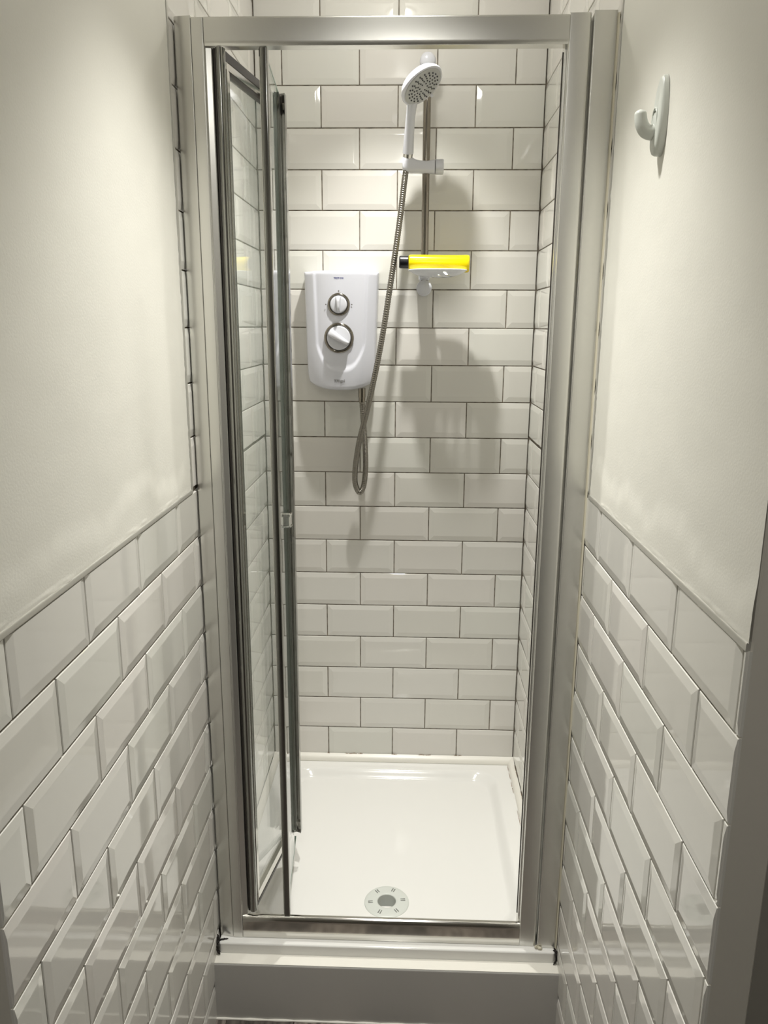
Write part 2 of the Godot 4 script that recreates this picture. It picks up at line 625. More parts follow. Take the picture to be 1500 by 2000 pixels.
func tray() -> void:
	var rim := -0.1115
	var fz := 0.772
	var t := tag(thing("shower_tray"), "low white shower tray with a shallow recess and a round waste near the front", "shower tray")
	var x0 := XL + 0.006
	var x1 := XR - 0.006
	var s := Shape.new()
	var rows := []
	# underside, outer face, rounded rim, then down into the recess
	for q in [[0.0, -0.138], [0.0, -0.138], [0.0, -0.1148], [0.0, -0.1148], [0.0009, -0.1124], [0.0035, rim], [0.0035, rim]]:
		rows.append(rrect_loop(x0 + q[0], 0.0 + q[0], x1 - q[0], fz - q[0], 0.006, q[1]))
	var dip := 0.022
	for k in 15:
		var f := k / 14.0
		var d := 0.052 + 0.034 * f
		var y := rim - dip * smoothstep(0.0, 1.0, f)
		rows.append(rrect_loop(x0 + d, d - 0.002, x1 - d, fz - d - 0.02, 0.055 + 0.012 * (1.0 - f), y))
	# a faint fall of the floor to the waste
	var c := Vector3(0.102, rim - dip - 0.002, 0.604)
	for f in [0.25, 0.5, 0.75, 1.0]:
		var base := rrect_loop(x0 + 0.086, 0.084, x1 - 0.086, fz - 0.106, 0.055, rim - dip)
		var row := PackedVector3Array()
		for p in base:
			var e: Vector3 = c + (p - c).normalized() * 0.05
			var q: Vector3 = p.lerp(e, f)
			q.y = lerpf(rim - dip, c.y, f)
			row.append(q)
		rows.append(row)
	s.grid(rows, true)
	obj("basin", s, M.tray, t)
	# waste: a round cover with a hole and six slots
	var w := Shape.new()
	var wt := Transform3D(Basis(), c + Vector3(0, 0.0005, 0))
	w.lathe([Vector2(0.0545, -0.004), Vector2(0.0545, 0.001), Vector2(0.0545, 0.001), Vector2(0.053, 0.0028), Vector2(0.046, 0.0042), Vector2(0.030, 0.0052), Vector2(0.024, 0.0048), Vector2(0.0215, 0.003), Vector2(0.021, -0.03)], 48, wt)
	var cover := obj("waste_cover", w, M.cover, t)
	var well := Shape.new()
	well.lathe([Vector2(0.0001, -0.028), Vector2(0.0212, -0.028)], 32, wt)
	obj("well", well, M.abs_grey, cover)
	for k in 6:
		var a := TAU * k / 6 + 0.12
		var b := Basis(UP, a)
		for off in [-0.0030, 0.0022]:
			var sl := Shape.new()
			sl.box(Vector3(0.034, 0.0040, off - 0.0011), Vector3(0.0455, 0.0056, off + 0.0011), 0.0006)
			sl.moved(Transform3D(b, wt.origin))
			obj("slot_rib", sl, M.slot, cover)
	# step below the tray
	var r := Shape.new()
	var rt := tag(thing("tray_riser"), "plain grey step panel with a white top edge under the shower tray", "step")
	r.extrude(rounded([Vector3(-0.802, FLOOR, 0.0), Vector3(-0.74, FLOOR, 0.0), Vector3(-0.74, -0.1385, 0.0), Vector3(-0.802, -0.1385, 0.006)], 6), XL + 0.001, XR - 0.001, Transform3D(Vector3(0, 0, -1), Vector3(0, 1, 0), Vector3(1, 0, 0), Vector3.ZERO))
	obj("panel", r, M.riser, rt)
	box_obj("ledge", Vector3(XL + 0.001, -0.1395, 0.742), Vector3(XR - 0.001, -0.1382, 0.8005), M.seal, rt, 0.0005)
	# sealing strips along the walls
	var bead := rounded([Vector3(0.0, -0.112, 0.0), Vector3(0.017, -0.112, 0.004), Vector3(0.013, -0.098, 0.008), Vector3(0.0, -0.0905, 0.0)], 5)
	var sb := Shape.new()
	sb.extrude(bead, -XR + 0.0, -XL, Transform3D(Vector3(0, 0, 1), Vector3(0, 1, 0), Vector3(-1, 0, 0), Vector3(0, 0, 0.003)))
	var seal := tag(thing("trim_5"), "white sealing strip along the back of the shower tray, rust marks at the joints", "sealing strip", "structure")
	obj("bead", sb, M.seal, seal)
	for q in [[0.0, 0.008, 3], [-0.1015, 0.004, 4], [0.108, 0.009, 5], [0.205, 0.02, 6], [0.31, 0.012, 7], [-0.03, 0.02, 8]]:
		var pts := []
		for k in 5:
			pts.append(Vector3(q[0] + q[1] * (k - 2) / 2.0, -0.0905 + 0.0012 * sin(k * 2.1 + q[2]), 0.0040))
		obj("rust_mark", blob_run(pts, 0.0009, q[2]), M.rust, seal)
	for side: float in [-1.0, 1.0]:
		var left: bool = side < 0
		var ss := Shape.new()
		var xw := (XL + 0.003) if left else (XR - 0.003)
		var pr := PackedVector2Array()
		for p in bead:
			pr.append(Vector2(xw - side * p.x, p.y))
		ss.extrude(pr, 0.004, 0.715)
		var st := tag(thing("trim_6" if left else "trim_7"), "white sealing strip along the left edge of the tray" if left else "white sealing strip along the right edge of the tray, mould-spotted", "sealing strip", "structure")
		obj("bead", ss, M.seal, st)
		if not left:
			for q in [[0.05, 0.12, -0.0905, 0.0], [0.19, 0.25, -0.0905, 0.0], [0.11, 0.17, -0.111, 0.017], [0.02, 0.10, -0.1112, 0.0172], [0.25, 0.42, -0.1112, 0.0172]]:
				var pts := []
				for k in 7:
					pts.append(Vector3(xw - q[3] - 0.001, q[2] + 0.001 * sin(k * 1.7), lerpf(q[0], q[1], k / 6.0)))
				obj("mould_mark", blob_run(pts, 0.0008, int(q[0] * 100)), M.rust, st)
	# caulk on the floor, at the jambs, and mould in the corners of the step
	var cf := Shape.new()
	var fl := []
	for k in 40:
		fl.append(Vector3(lerpf(XL, XR, k / 39.0), FLOOR + 0.001, 0.8035))
	var cr := []
	for k in 40:
		cr.append(0.0028 + 0.0008 * sin(k * 1.9))
	cf.tube(fl, cr, 8)
	tag(obj("trim_8", cf, M.seal), "white caulk line where the step panel meets the floor", "caulk", "structure")
	var cm := tag(thing("trim_9"), "blackened caulk in the left corner between tray edge and wall", "caulk", "structure")
	obj("mould", blob_run([Vector3(x0 - 0.003, -0.097, 0.762), Vector3(x0 - 0.003, -0.107, 0.768), Vector3(x0 - 0.002, -0.116, 0.775), Vector3(x0 - 0.001, -0.128, 0.777), Vector3(x0 + 0.004, -0.136, 0.778)], 0.0042, 11), M.mould, cm)
	obj("mould", blob_run([Vector3(x0 - 0.002, -0.1095, 0.766), Vector3(x0 + 0.008, -0.1105, 0.763), Vector3(x0 + 0.02, -0.1110, 0.760)], 0.0026, 12), M.mould, cm)
	var cm2 := tag(thing("trim_10"), "blackened caulk in the right corner between tray edge and wall", "caulk", "structure")
	obj("mould", blob_run([Vector3(x1 - 0.004, -0.110, 0.766), Vector3(x1 + 0.003, -0.110, 0.770), Vector3(x1 + 0.002, -0.117, 0.775), Vector3(x1 + 0.002, -0.128, 0.776), Vector3(x1 - 0.004, -0.137, 0.777)], 0.0030, 13), M.mould, cm2)
	obj("caulk_lump", blob_run([Vector3(0.438, -0.109, 0.759), Vector3(0.446, -0.1085, 0.761), Vector3(0.452, -0.1098, 0.763)], 0.005, 14), M.caulk, cm2)


# ---------------------------------------------------------------- shower enclosure
func post(parent: Node3D, called: String, pts: PackedVector2Array, y0: float, y1: float, m: Material) -> MeshInstance3D:
	var s := Shape.new()
	s.extrude(pts, y0, y1, STAND)
	return obj(called, s, m, parent)


func rplan(cs: Array, steps := 6) -> PackedVector2Array:   # (x, z, radius)
	var out := []
	for c in cs:
		out.append(Vector3(c.x, -c.y, c.z))
	return rounded(out, steps)


func enclosure() -> void:
	var e := tag(thing("shower_enclosure"), "silver framed shower enclosure with a glass bifold door folded open to the left", "shower door")
	var yb := -0.1108
	var yt := 1.749
	# left: wall channel, then the jamb
	post(e, "wall_channel", rplan([Vector3(XL + 0.0045, 0.716, 0), Vector3(XL + 0.0045, 0.749, 0.006), Vector3(-0.2415, FZ - 0.0015, 0.002), Vector3(-0.2415, 0.716, 0)]), yb, yt + 0.002, M.satin)
	post(e, "jamb", rplan([Vector3(-0.2410, 0.718, 0), Vector3(-0.2410, FZ - 0.0005, 0.0015), Vector3(-0.2195, FZ - 0.0005, 0.0025), Vector3(-0.2195, 0.747, 0.001), Vector3(-0.2080, 0.745, 0.002), Vector3(-0.2080, 0.718, 0)]), yb, yt - 0.001, M.satin)
	# right: jamb of three steps, then the wall channel
	post(e, "jamb", rplan([Vector3(0.4000, 0.716, 0.001), Vector3(0.4000, 0.738, 0.001), Vector3(0.4030, 0.738, 0.001), Vector3(0.4030, FZ - 0.001, 0.002), Vector3(0.4395, FZ + 0.0005, 0.006), Vector3(0.4395, 0.716, 0)]), yb, yt + 0.002, M.satin)
	post(e, "gasket", rplan([Vector3(0.3985, 0.7225, 0.0), Vector3(0.3985, 0.7250, 0.0), Vector3(0.4010, 0.7250, 0.0), Vector3(0.4010, 0.7225, 0.0)]), -0.05, 1.70, M.gasket)
	post(e, "wall_channel", rplan([Vector3(0.4425, 0.716, 0), Vector3(0.4425, FZ + 0.004, 0.002), Vector3(XR - 0.0045, FZ + 0.004, 0.003), Vector3(XR - 0.0045, 0.716, 0)]), yb, yt + 0.004, M.satin)
	post(e, "caulk", rplan([Vector3(XR - 0.005, 0.72, 0), Vector3(XR - 0.005, FZ + 0.003, 0.001), Vector3(XR - 0.0022, FZ + 0.008, 0.001), Vector3(XR, 0.72, 0)]), yb, yt, M.caulk)
	# top rail and sill: section (z, y) drawn along x
	var along := Transform3D(Vector3(0, 0, 1), Vector3(0, 1, 0), Vector3(-1, 0, 0), Vector3.ZERO)
	var s := Shape.new()
	s.extrude(rounded([Vector3(0.714, 1.7090, 0.001), Vector3(0.745, 1.7090, 0.0), Vector3(0.745, 1.7055, 0.001), Vector3(FZ - 0.003, 1.7040, 0.001), Vector3(FZ, 1.7090, 0.003), Vector3(FZ, 1.7490, 0.0035), Vector3(0.714, 1.7490, 0.002)], 6), -0.4030, 0.2188, along)
	obj("top_rail", s, M.satin, e)
	s = Shape.new()
	s.extrude(rounded([Vector3(0.733, yb, 0.0), Vector3(FZ - 0.001, yb, 0.001), Vector3(FZ - 0.001, -0.065, 0.006), Vector3(FZ - 0.007, -0.0572, 0.004), Vector3(0.7395, -0.0592, 0.0015), Vector3(0.733, -0.0660, 0.002)], 6), -0.4030, 0.2188, along)
	obj("sill_rail", s, M.chrome, e)
	# rubber buffers under the top rail
	box_obj("buffer", Vector3(-0.1275, 1.672, 0.728), Vector3(-0.1225, 1.704, 0.742), M.gasket, e)
	# panel hinged at the left jamb
	var dp := Node3D.new()
	dp.name = "door_leaf"
	e.add_child(dp, true)
	var h0 := Vector3(-0.1945, 0, 0.742)      # hinge stile
	var h1 := Vector3(-0.1525, 0, 0.495)      # where the leaves fold
	var d := (h1 - h0).normalized()
	var nrm := Vector3(-d.z, 0, d.x)          # towards +x
	if nrm.x < 0:
		nrm = -nrm
	var loc := Transform3D(Basis(nrm, UP, nrm.cross(UP)), h0)   # local x across the glass, z along the leaf backwards or forwards
	var zs := signf(loc.basis.z.dot(d))
	var ln := (h1 - h0).length()
	var ex := func(x: float, z: float) -> Vector2:
		var p := loc * Vector3(x, 0, z * zs)
		return Vector2(p.x, p.z)
	# hinge stile: rounded post with a groove and a dark seal on its jamb side
	var st_pts := []
	for k in 20:
		var a := TAU * k / 20
		st_pts.append(Vector2(h0.x + 0.0085 * cos(a), h0.z + 0.012 * sin(a)))
	post(dp, "hinge_stile", plan(st_pts), -0.044, 1.703, M.stile)
	post(dp, "hinge_seal", rplan([Vector3(h0.x - 0.0125, 0.722, 0.001), Vector3(h0.x - 0.0125, 0.742, 0.001), Vector3(h0.x - 0.007, 0.742, 0.001), Vector3(h0.x - 0.007, 0.722, 0.001)]), -0.050, 1.704, M.gasket)
	post(dp, "glazing_bead", plan([ex.call(-0.006, 0.008), ex.call(-0.006, 0.024), ex.call(0.006, 0.024), ex.call(0.008, 0.008)]), -0.040, 1.700, M.chrome)
	post(dp, "rail_seal", plan([ex.call(-0.007, 0.0), ex.call(-0.007, ln), ex.call(0.008, ln), ex.call(0.008, 0.0)]), 1.6850, 1.700, M.gasket)
	post(dp, "rail", plan([ex.call(-0.006, 0.0), ex.call(-0.006, ln), ex.call(0.007, ln), ex.call(0.007, 0.0)]), 1.6730, 1.6850, M.chrome)
	post(dp, "glazing_seal", plan([ex.call(-0.005, 0.0), ex.call(-0.005, ln), ex.call(0.006, ln), ex.call(0.006, 0.0)]), 1.6665, 1.6730, M.gasket)
	post(dp, "rail_seal", plan([ex.call(-0.007, 0.0), ex.call(-0.007, ln), ex.call(0.008, ln), ex.call(0.008, 0.0)]), -0.0385, -0.031, M.gasket)
	post(dp, "rail", plan([ex.call(-0.006, 0.0), ex.call(-0.006, ln), ex.call(0.007, ln), ex.call(0.007, 0.0)]), -0.031, -0.010, M.chrome)
	post(dp, "pane", plan([ex.call(-0.002, 0.006), ex.call(-0.002, ln - 0.004), ex.call(0.002, ln - 0.004), ex.call(0.002, 0.006)]), -0.014, 1.676, M.glass)
	# the fold: two concave strips side by side
	var fz := 0.492
	post(dp, "fold_stile", rplan([Vector3(-0.1570, fz - 0.010, 0.001), Vector3(-0.1570, fz + 0.004, 0.002), Vector3(-0.1515, fz + 0.0005, 0.003), Vector3(-0.1440, fz + 0.003, 0.002), Vector3(-0.1420, fz - 0.002, 0.001), Vector3(-0.1420, fz - 0.012, 0.001)]), -0.024, 1.699, M.stile)
	# leaf that slides: from the fold back to the front track
	var sp := Node3D.new()
	sp.name = "door_leaf"
	e.add_child(sp, true)
	var g0 := Vector3(-0.1185, 0, 0.742)
	var g1 := Vector3(-0.1355, 0, 0.497)
	var gd := (g1 - g0).normalized()
	var gn := Vector3(-gd.z, 0, gd.x)
	if gn.x < 0:
		gn = -gn
	var gl := (g1 - g0).length()
	var ey := func(x: float, z: float) -> Vector2:
		var p := g0 + gn * x + gd * z
		return Vector2(p.x, p.z)
	post(sp, "sliding_stile", rplan([Vector3(-0.1255, 0.730, 0.001), Vector3(-0.1255, 0.748, 0.003), Vector3(-0.1120, 0.748, 0.003), Vector3(-0.1120, 0.730, 0.001)]), -0.0555, 1.7045, M.stile)
	post(sp, "stile_bead", rplan([Vector3(-0.1270, 0.726, 0.001), Vector3(-0.1270, 0.744, 0.001), Vector3(-0.1255, 0.744, 0.0), Vector3(-0.1255, 0.726, 0.0)]), -0.0540, 1.690, M.seal)
	post(sp, "pane", plan([ey.call(-0.002, 0.006), ey.call(-0.002, gl - 0.050), ey.call(0.002, gl - 0.050), ey.call(0.002, 0.006)]), -0.030, 1.696, M.glass)
	post(sp, "fold_channel", plan([ey.call(-0.0085, gl - 0.052), ey.call(-0.0040, gl - 0.049), ey.call(0.0, gl - 0.048), ey.call(0.0040, gl - 0.049), ey.call(0.0070, gl - 0.052), ey.call(0.0070, gl - 0.010), ey.call(-0.0085, gl - 0.010)]), 0.017, 1.687, M.stile)
	post(sp, "pane_edge", plan([ey.call(-0.0025, 0.012), ey.call(-0.0025, gl - 0.006), ey.call(0.0025, gl - 0.006), ey.call(0.0025, 0.012)]), 1.696, 1.700, M.glass_edge)
	post(sp, "pane_edge", plan([ey.call(-0.0025, 0.012), ey.call(-0.0025, gl - 0.006), ey.call(0.0025, gl - 0.006), ey.call(0.0025, 0.012)]), -0.034, -0.030, M.glass_edge)
	post(sp, "fold_stile", rplan([Vector3(-0.1408, fz - 0.012, 0.001), Vector3(-0.1408, fz + 0.003, 0.002), Vector3(-0.1350, fz - 0.001, 0.003), Vector3(-0.1275, fz + 0.001, 0.002), Vector3(-0.1215, fz + 0.006, 0.001), Vector3(-0.1205, fz - 0.012, 0.001)]), -0.026, 1.698, M.stile)
	post(sp, "fold_seal", rplan([Vector3(-0.1424, fz - 0.008, 0.0), Vector3(-0.1424, fz + 0.002, 0.0), Vector3(-0.1406, fz + 0.002, 0.0), Vector3(-0.1406, fz - 0.008, 0.0)]), -0.034, 1.707, M.gasket)
	# clear square knob on the fold
	var kn := Shape.new()
	kn.box(Vector3(-0.1460, 0.8015, 0.546), Vector3(-0.1185, 0.8325, 0.566), 0.004)
	kn.box(Vector3(-0.1470, 0.8245, 0.548), Vector3(-0.1175, 0.8335, 0.570), 0.003)
	kn.box(Vector3(-0.1470, 0.8005, 0.548), Vector3(-0.1175, 0.8045, 0.569), 0.0015)
	obj("knob", kn, M.bright, sp)


# ---------------------------------------------------------------- electric shower
func electric_shower() -> void:
	var t := tag(thing("electric_shower", Vector3(-0.046, 1.06, 0.004)), "white electric shower box with two round dials on the tiled wall", "electric shower")
	var o := -t.position
	var s := Shape.new()
	var nu := 64
	var nv := 80
	var top := 1.3795
	var front := func(u: float, v: float) -> float:
		var au := absf(u)
		var z := 0.094 - 0.040 * pow(au, 2.6)
		z -= 0.006 * pow(maxf(0.0, (v - 0.72) / 0.28), 2.0)
		# the recessed panel with the dials, shaped like a U
		var half := 0.720 - 0.06 * v
		var lim := 0.800 - 0.20 * pow(clampf(au / half, 0.0, 1.0), 3.5)
		var inside := (1.0 - smoothstep(half - 0.055, half + 0.02, au)) * (1.0 - smoothstep(lim - 0.012, lim + 0.045, v))
		z -= 0.0065 * inside
		return z
	var rows := []
	for j in nv + 3:
		var v := clampf(float(j - 1) / nv, 0.0, 1.0)
		var row := PackedVector3Array()
		for i in nu + 3:
			var u := clampf(2.0 * (i - 1) / nu - 1.0, -1.0, 1.0)
			var yt := top - 0.0018 * smoothstep(0.70, 0.80, absf(u))
			var yb := 1.0655 + 0.019 * pow(absf(u), 2.6)
			var y := lerpf(yt, yb, v)
			var half := 0.1008 - 0.0060 * v - 0.005 * pow(v, 22.0)
			var x := -0.0463 + u * half - 0.004 * v * maxf(u, 0.0)
			var z: float = front.call(u, v)
			# soften the front edge
			var rim := minf(minf(1.0 - absf(u), 1.0) / 0.035, minf(v, 1.0 - v) / 0.022)
			z -= 0.006 * pow(1.0 - clampf(rim, 0.0, 1.0), 2.0)
			if i == 0 or i == nu + 2 or j == 0 or j == nv + 2:
				z = 0.005
			row.append(Vector3(x, y, z) + o)
		rows.append(row)
	s.grid(rows, false, true)
	obj("casing", s, M.casing, t)
	# dials
	for q in [[-0.0508, 1.2925, 0.0300, 0.0225, 0.0], [-0.0508, 1.2052, 0.0402, 0.0318, -0.56]]:
		var zf := 0.0868
		var ctr := Vector3(q[0], q[1], zf) + o
		var b := Basis(Vector3(1, 0, 0), PI / 2)
		var tr := Transform3D(b, ctr)
		var r0: float = q[2]
		var r1: float = q[3]
		var ring := Shape.new()
		ring.lathe([Vector2(r0, -0.004), Vector2(r0, 0.002), Vector2(r0 - 0.0012, 0.0042), Vector2((r0 + r1) / 2, 0.0058), Vector2(r1 + 0.0022, 0.0048), Vector2(r1 + 0.0008, 0.003), Vector2(r1 + 0.0006, -0.002)], 56, tr)
		var dial := obj("dial", ring, M.rod, t)
		var kb := Shape.new()
		kb.lathe([Vector2(r1, -0.002), Vector2(r1, 0.007), Vector2(r1 - 0.001, 0.0085), Vector2(r1 - 0.004, 0.0095), Vector2(0.004, 0.0105), Vector2(0.0002, 0.0105)], 48, tr)
		obj("dial_face", kb, M.abs, dial)
		# grip: a tapering ridge across the dial
		var gr := []
		var turn := Basis(Vector3(0, 0, 1), q[4] + (PI / 2 if q[4] != 0.0 else 0.0)) if q[4] != 0.0 else Basis()
		for k in 13:
			var f := k / 12.0 * 2.0 - 1.0
			var hw := (0.0052 + 0.0016 * f) * (r1 / 0.0225)
			var hh := 0.027 * (1.0 - 0.35 * pow(absf(f), 4.0)) if r1 < 0.03 else 0.033 * (1.0 - 0.35 * pow(absf(f), 4.0))
			var row := PackedVector3Array()
			for w in [[-1.25, 0.004], [-1.0, hh * 0.55], [-0.8, hh * 0.92], [-0.4, hh], [0.4, hh], [0.8, hh * 0.92], [1.0, hh * 0.55], [1.25, 0.004]]:
				row.append(ctr + turn * Vector3(w[0] * hw, f * r1 * 0.94, w[1]))
			if k == 0 or k == 12:
				var flat := PackedVector3Array()
				for p in row:
					flat.append(ctr + turn * Vector3((turn.inverse() * (p - ctr)).x, f * r1 * 0.94, 0.004))
				if k == 0:
					gr.append(flat)
					gr.append(row)
				else:
					gr.append(row)
					gr.append(flat)
			else:
				gr.append(row)
		var gs := Shape.new()
		gs.grid(gr)
		obj("dial_grip", gs, M.abs, dial)
	# marks and lettering
	for q in [[-0.0508, 1.3275], [-0.0855, 1.2925], [-0.0160, 1.2925]]:
		var mk := Shape.new()
		mk.lathe([Vector2(0.0019, 0.0), Vector2(0.0019, 0.0004), Vector2(0.0001, 0.0005)], 10, Transform3D(Basis(Vector3(1, 0, 0), PI / 2), Vector3(q[0], q[1], 0.0878) + o))
		obj("scale_mark", mk, M.print_grey, t)
	lettering(t, "TRITON", 0.0255, Vector3(-0.0508, 1.3600, 0.0876) + o, M.print_blue)
	lettering(t, "T70gsi", 0.0290, Vector3(-0.0500, 1.0905, 0.0915) + o, M.print_grey)


func lettering(parent: Node3D, words: String, width: float, at: Vector3, m: Material) -> void:
	var f := SystemFont.new()
	f.font_names = PackedStringArray(["Droid Sans"])
	f.font_weight = 700
	var tm := TextMesh.new()
	tm.text = words
	tm.font = f
	tm.font_size = 32
	tm.pixel_size = 0.001
	tm.depth = 0.01
	var o := obj("lettering", tm, m, parent)
	var k := width / tm.get_aabb().size.x
	o.scale = Vector3(k, k, 0.02)
	o.position = at


# ---------------------------------------------------------------- riser rail, handset, hose, dish, bottle
func rail_and_handset() -> void:
	var px := 0.1765
	var pz := 0.058
	var t := tag(thing("slide_rail", Vector3(px, 1.337, 0.004)), "slim chrome slide rail with white end brackets and slider holding the handset", "shower rail")
	var o := -t.position
	var s := Shape.new()
	s.tube([Vector3(px, 1.34, pz) + o, Vector3(px, 1.886, pz) + o], [0.0098, 0.0098], 28)
	obj("pole", s, M.rod, t)
	for y in [1.8855, 1.3365]:
		var br := Shape.new()
		br.lathe([Vector2(0.0185, 0.0), Vector2(0.0195, 0.012), Vector2(0.0205, 0.050), Vector2(0.0205, 0.062), Vector2(0.019, 0.069), Vector2(0.014, 0.0735), Vector2(0.007, 0.0755), Vector2(0.0002, 0.076)] if y > 1.5 else [Vector2(0.0195, 0.0), Vector2(0.0205, 0.05), Vector2(0.0205, 0.070), Vector2(0.0205, 0.070), Vector2(0.0190, 0.0730), Vector2(0.0002, 0.0735)], 36, Transform3D(Basis(Vector3(1, 0, 0), PI / 2), Vector3(px, y, 0.002) + o))
		obj("bracket", br, M.abs, t)
	s = Shape.new()
	s.lathe([Vector2(0.0140, -0.026), Vector2(0.0150, -0.024), Vector2(0.0150, -0.004), Vector2(0.0140, -0.002)], 28, Transform3D(Basis(), Vector3(px, 1.383, pz) + o))
	s.box(Vector3(px - 0.013, 1.361, pz + 0.01) + o, Vector3(px + 0.013, 1.373, pz + 0.018) + o, 0.003)
	obj("dish_clip", s, M.abs, t)
	# slider: a sleeve round the pole with a cup on the left and a clamp knob on the right
	var rows := []
	for q in [[0.1155, 0.010, 1.6420, 0.079, 0.012], [0.1170, 0.0165, 1.6415, 0.079, 0.016], [0.1260, 0.0195, 1.6410, 0.079, 0.018], [0.1380, 0.0195, 1.6395, 0.076, 0.019], [0.1500, 0.0160, 1.6375, 0.071, 0.020], [0.1620, 0.0148, 1.6370, 0.066, 0.022], [0.1800, 0.0150, 1.6370, 0.062, 0.022], [0.1990, 0.0170, 1.6385, 0.060, 0.020]]:
		var row := PackedVector3Array()
		for k in 28:
			var a := TAU * k / 28
			var ca := cos(a)
			var sa := sin(a)
			row.append(Vector3(q[0], q[2] + q[1] * signf(sa) * pow(absf(sa), 0.62), q[3] - q[4] * signf(ca) * pow(absf(ca), 0.62)) + o)
		rows.append(row)
	rows.insert(0, rows[0])
	var cap := PackedVector3Array()
	cap.resize(28)
	cap.fill(Vector3(0.1152, 1.6420, 0.079) + o)
	rows.insert(0, cap)
	s = Shape.new()
	s.grid(rows, true)
	var sl := obj("slider", s, M.abs, t)
	s = Shape.new()
	s.lathe([Vector2(0.0002, 0.0), Vector2(0.0150, 0.0), Vector2(0.0182, 0.001), Vector2(0.0186, 0.003), Vector2(0.0190, 0.018), Vector2(0.0186, 0.0205), Vector2(0.0170, 0.0225), Vector2(0.0002, 0.0232)], 36, Transform3D(Basis(Vector3(0, 0, 1), -PI / 2), Vector3(0.1995, 1.6388, 0.060) + o))
	obj("clamp_knob", s, M.abs, sl)

	# handset
	var c := Vector3(0.1600, 1.8000, 0.180)
	var nrm := Vector3(0.54, -0.775, 0.326).normalized()
	var nut := Vector3(0.1285, 1.655, 0.083)
	var h := tag(thing("hand_shower", nut), "white hand shower with a round tilted head and grey spray dots", "shower head")
	var ho := -nut
	var toward := (nut - c)
	toward = (toward - nrm * toward.dot(nrm)).normalized()
	var b := Basis(toward, nrm, toward.cross(nrm))
	var tr := Transform3D(b.scaled(Vector3.ONE * 0.94), c + ho)
	s = Shape.new()
	s.lathe([Vector2(0.0002, -0.024), Vector2(0.020, -0.0235), Vector2(0.038, -0.020), Vector2(0.052, -0.012), Vector2(0.0585, -0.003), Vector2(0.0600, 0.002), Vector2(0.0590, 0.0055), Vector2(0.0555, 0.0072), Vector2(0.0545, 0.0062), Vector2(0.0545, 0.0062), Vector2(0.0535, 0.0062)], 64, tr)
	obj("head", s, M.abs, h)
	s = Shape.new()
	s.lathe([Vector2(0.0538, 0.0040), Vector2(0.0532, 0.0076), Vector2(0.050, 0.0086), Vector2(0.030, 0.0094), Vector2(0.0165, 0.0096), Vector2(0.0160, 0.0088), Vector2(0.0145, 0.0088), Vector2(0.0140, 0.0098), Vector2(0.0002, 0.0104)], 64, tr)
	var fp := obj("face_plate", s, M.abs_grey, h)
	var ns := Shape.new()
	for ring in [[0.0115, 6, 0.2], [0.020, 12, 0.1], [0.0275, 14, 0.3], [0.0350, 18, 0.05], [0.0425, 20, 0.2]]:
		for k in ring[1]:
			var a: float = TAU * k / ring[1] + ring[2]
			ns.lathe([Vector2(0.0020, 0.007), Vector2(0.0019, 0.0112), Vector2(0.0001, 0.0116)], 8, tr * Transform3D(Basis(), Vector3(cos(a) * ring[0], 0.0, sin(a) * ring[0])))
	obj("nozzles", ns, M.nozzle, fp).set_meta("kind", "stuff")
	# little lever on the rim
	s = Shape.new()
	s.box(Vector3(-0.004, -0.001, 0.0585), Vector3(0.004, 0.005, 0.070), 0.0015)
	var lev := Basis(nrm, 2.55)
	s.moved(Transform3D(lev, c + ho) * Transform3D(b, Vector3.ZERO))
	obj("lever", s, M.abs, h)
	# handle
	var j := c + toward * 0.050 - nrm * 0.008 + Vector3(0.004, 0, 0)
	var k0 := c + toward * 0.020 - nrm * 0.012
	var hp := curve([nut + (j - nut).normalized() * 0.012, nut.lerp(j, 0.35) - nrm * 0.002, nut.lerp(j, 0.7) - nrm * 0.003, j, k0], 0.004)
	var hr := []
	for i in hp.size():
		var f := float(i) / (hp.size() - 1)
		hr.append(0.0138 - 0.0020 * smoothstep(0.0, 0.5, f) + 0.004 * smoothstep(0.55, 1.0, f))
		hp[i] += ho
	s = Shape.new()
	s.tube(hp, hr, 24)
	obj("handle", s, M.abs, h)

	# hose
	var ht := tag(thing("shower_hose", Vector3(-0.004, 0.80, 0.05)), "ribbed chrome shower hose hanging in a loop from handset to box", "shower hose")
	var oo := -ht.position
	var dir := (j - nut).normalized()
	s = Shape.new()
	var nb := Basis(dir.cross(Vector3(0, 0, 1)).normalized(), dir, Vector3(0, 0, 1)).orthonormalized()
	s.lathe([Vector2(0.0002, -0.006), Vector2(0.0095, -0.006), Vector2(0.0118, -0.004), Vector2(0.0122, 0.0), Vector2(0.0126, 0.012), Vector2(0.0122, 0.0145), Vector2(0.0002, 0.0145)], 28, Transform3D(nb, nut + oo))
	obj("conical_nut", s, M.chrome, ht)
	var path := [Vector3(0.1265, 1.640, 0.083), Vector3(0.121, 1.600, 0.085), Vector3(0.112, 1.520, 0.090), Vector3(0.100, 1.430, 0.096), Vector3(0.0865, 1.338, 0.103), Vector3(0.0720, 1.240, 0.110), Vector3(0.0560, 1.150, 0.112), Vector3(0.0385, 1.068, 0.107), Vector3(0.0225, 1.000, 0.092), Vector3(0.0055, 0.935, 0.076), Vector3(-0.0050, 0.880, 0.064), Vector3(-0.0110, 0.830, 0.058), Vector3(-0.0095, 0.794, 0.054), Vector3(0.0015, 0.772, 0.051), Vector3(0.0130, 0.790, 0.048), Vector3(0.0185, 0.840, 0.046), Vector3(0.0175, 0.900, 0.045), Vector3(0.0135, 0.960, 0.044), Vector3(0.0100, 1.010, 0.043), Vector3(0.0085, 1.036, 0.042)]
	var fine := curve(path, 0.0016)
	var rad := []
	for i in fine.size():
		fine[i] += oo
		rad.append([0.0068, 0.0079, 0.0081, 0.0079][i % 4])
	s = Shape.new()
	s.tube(fine, rad, 14)
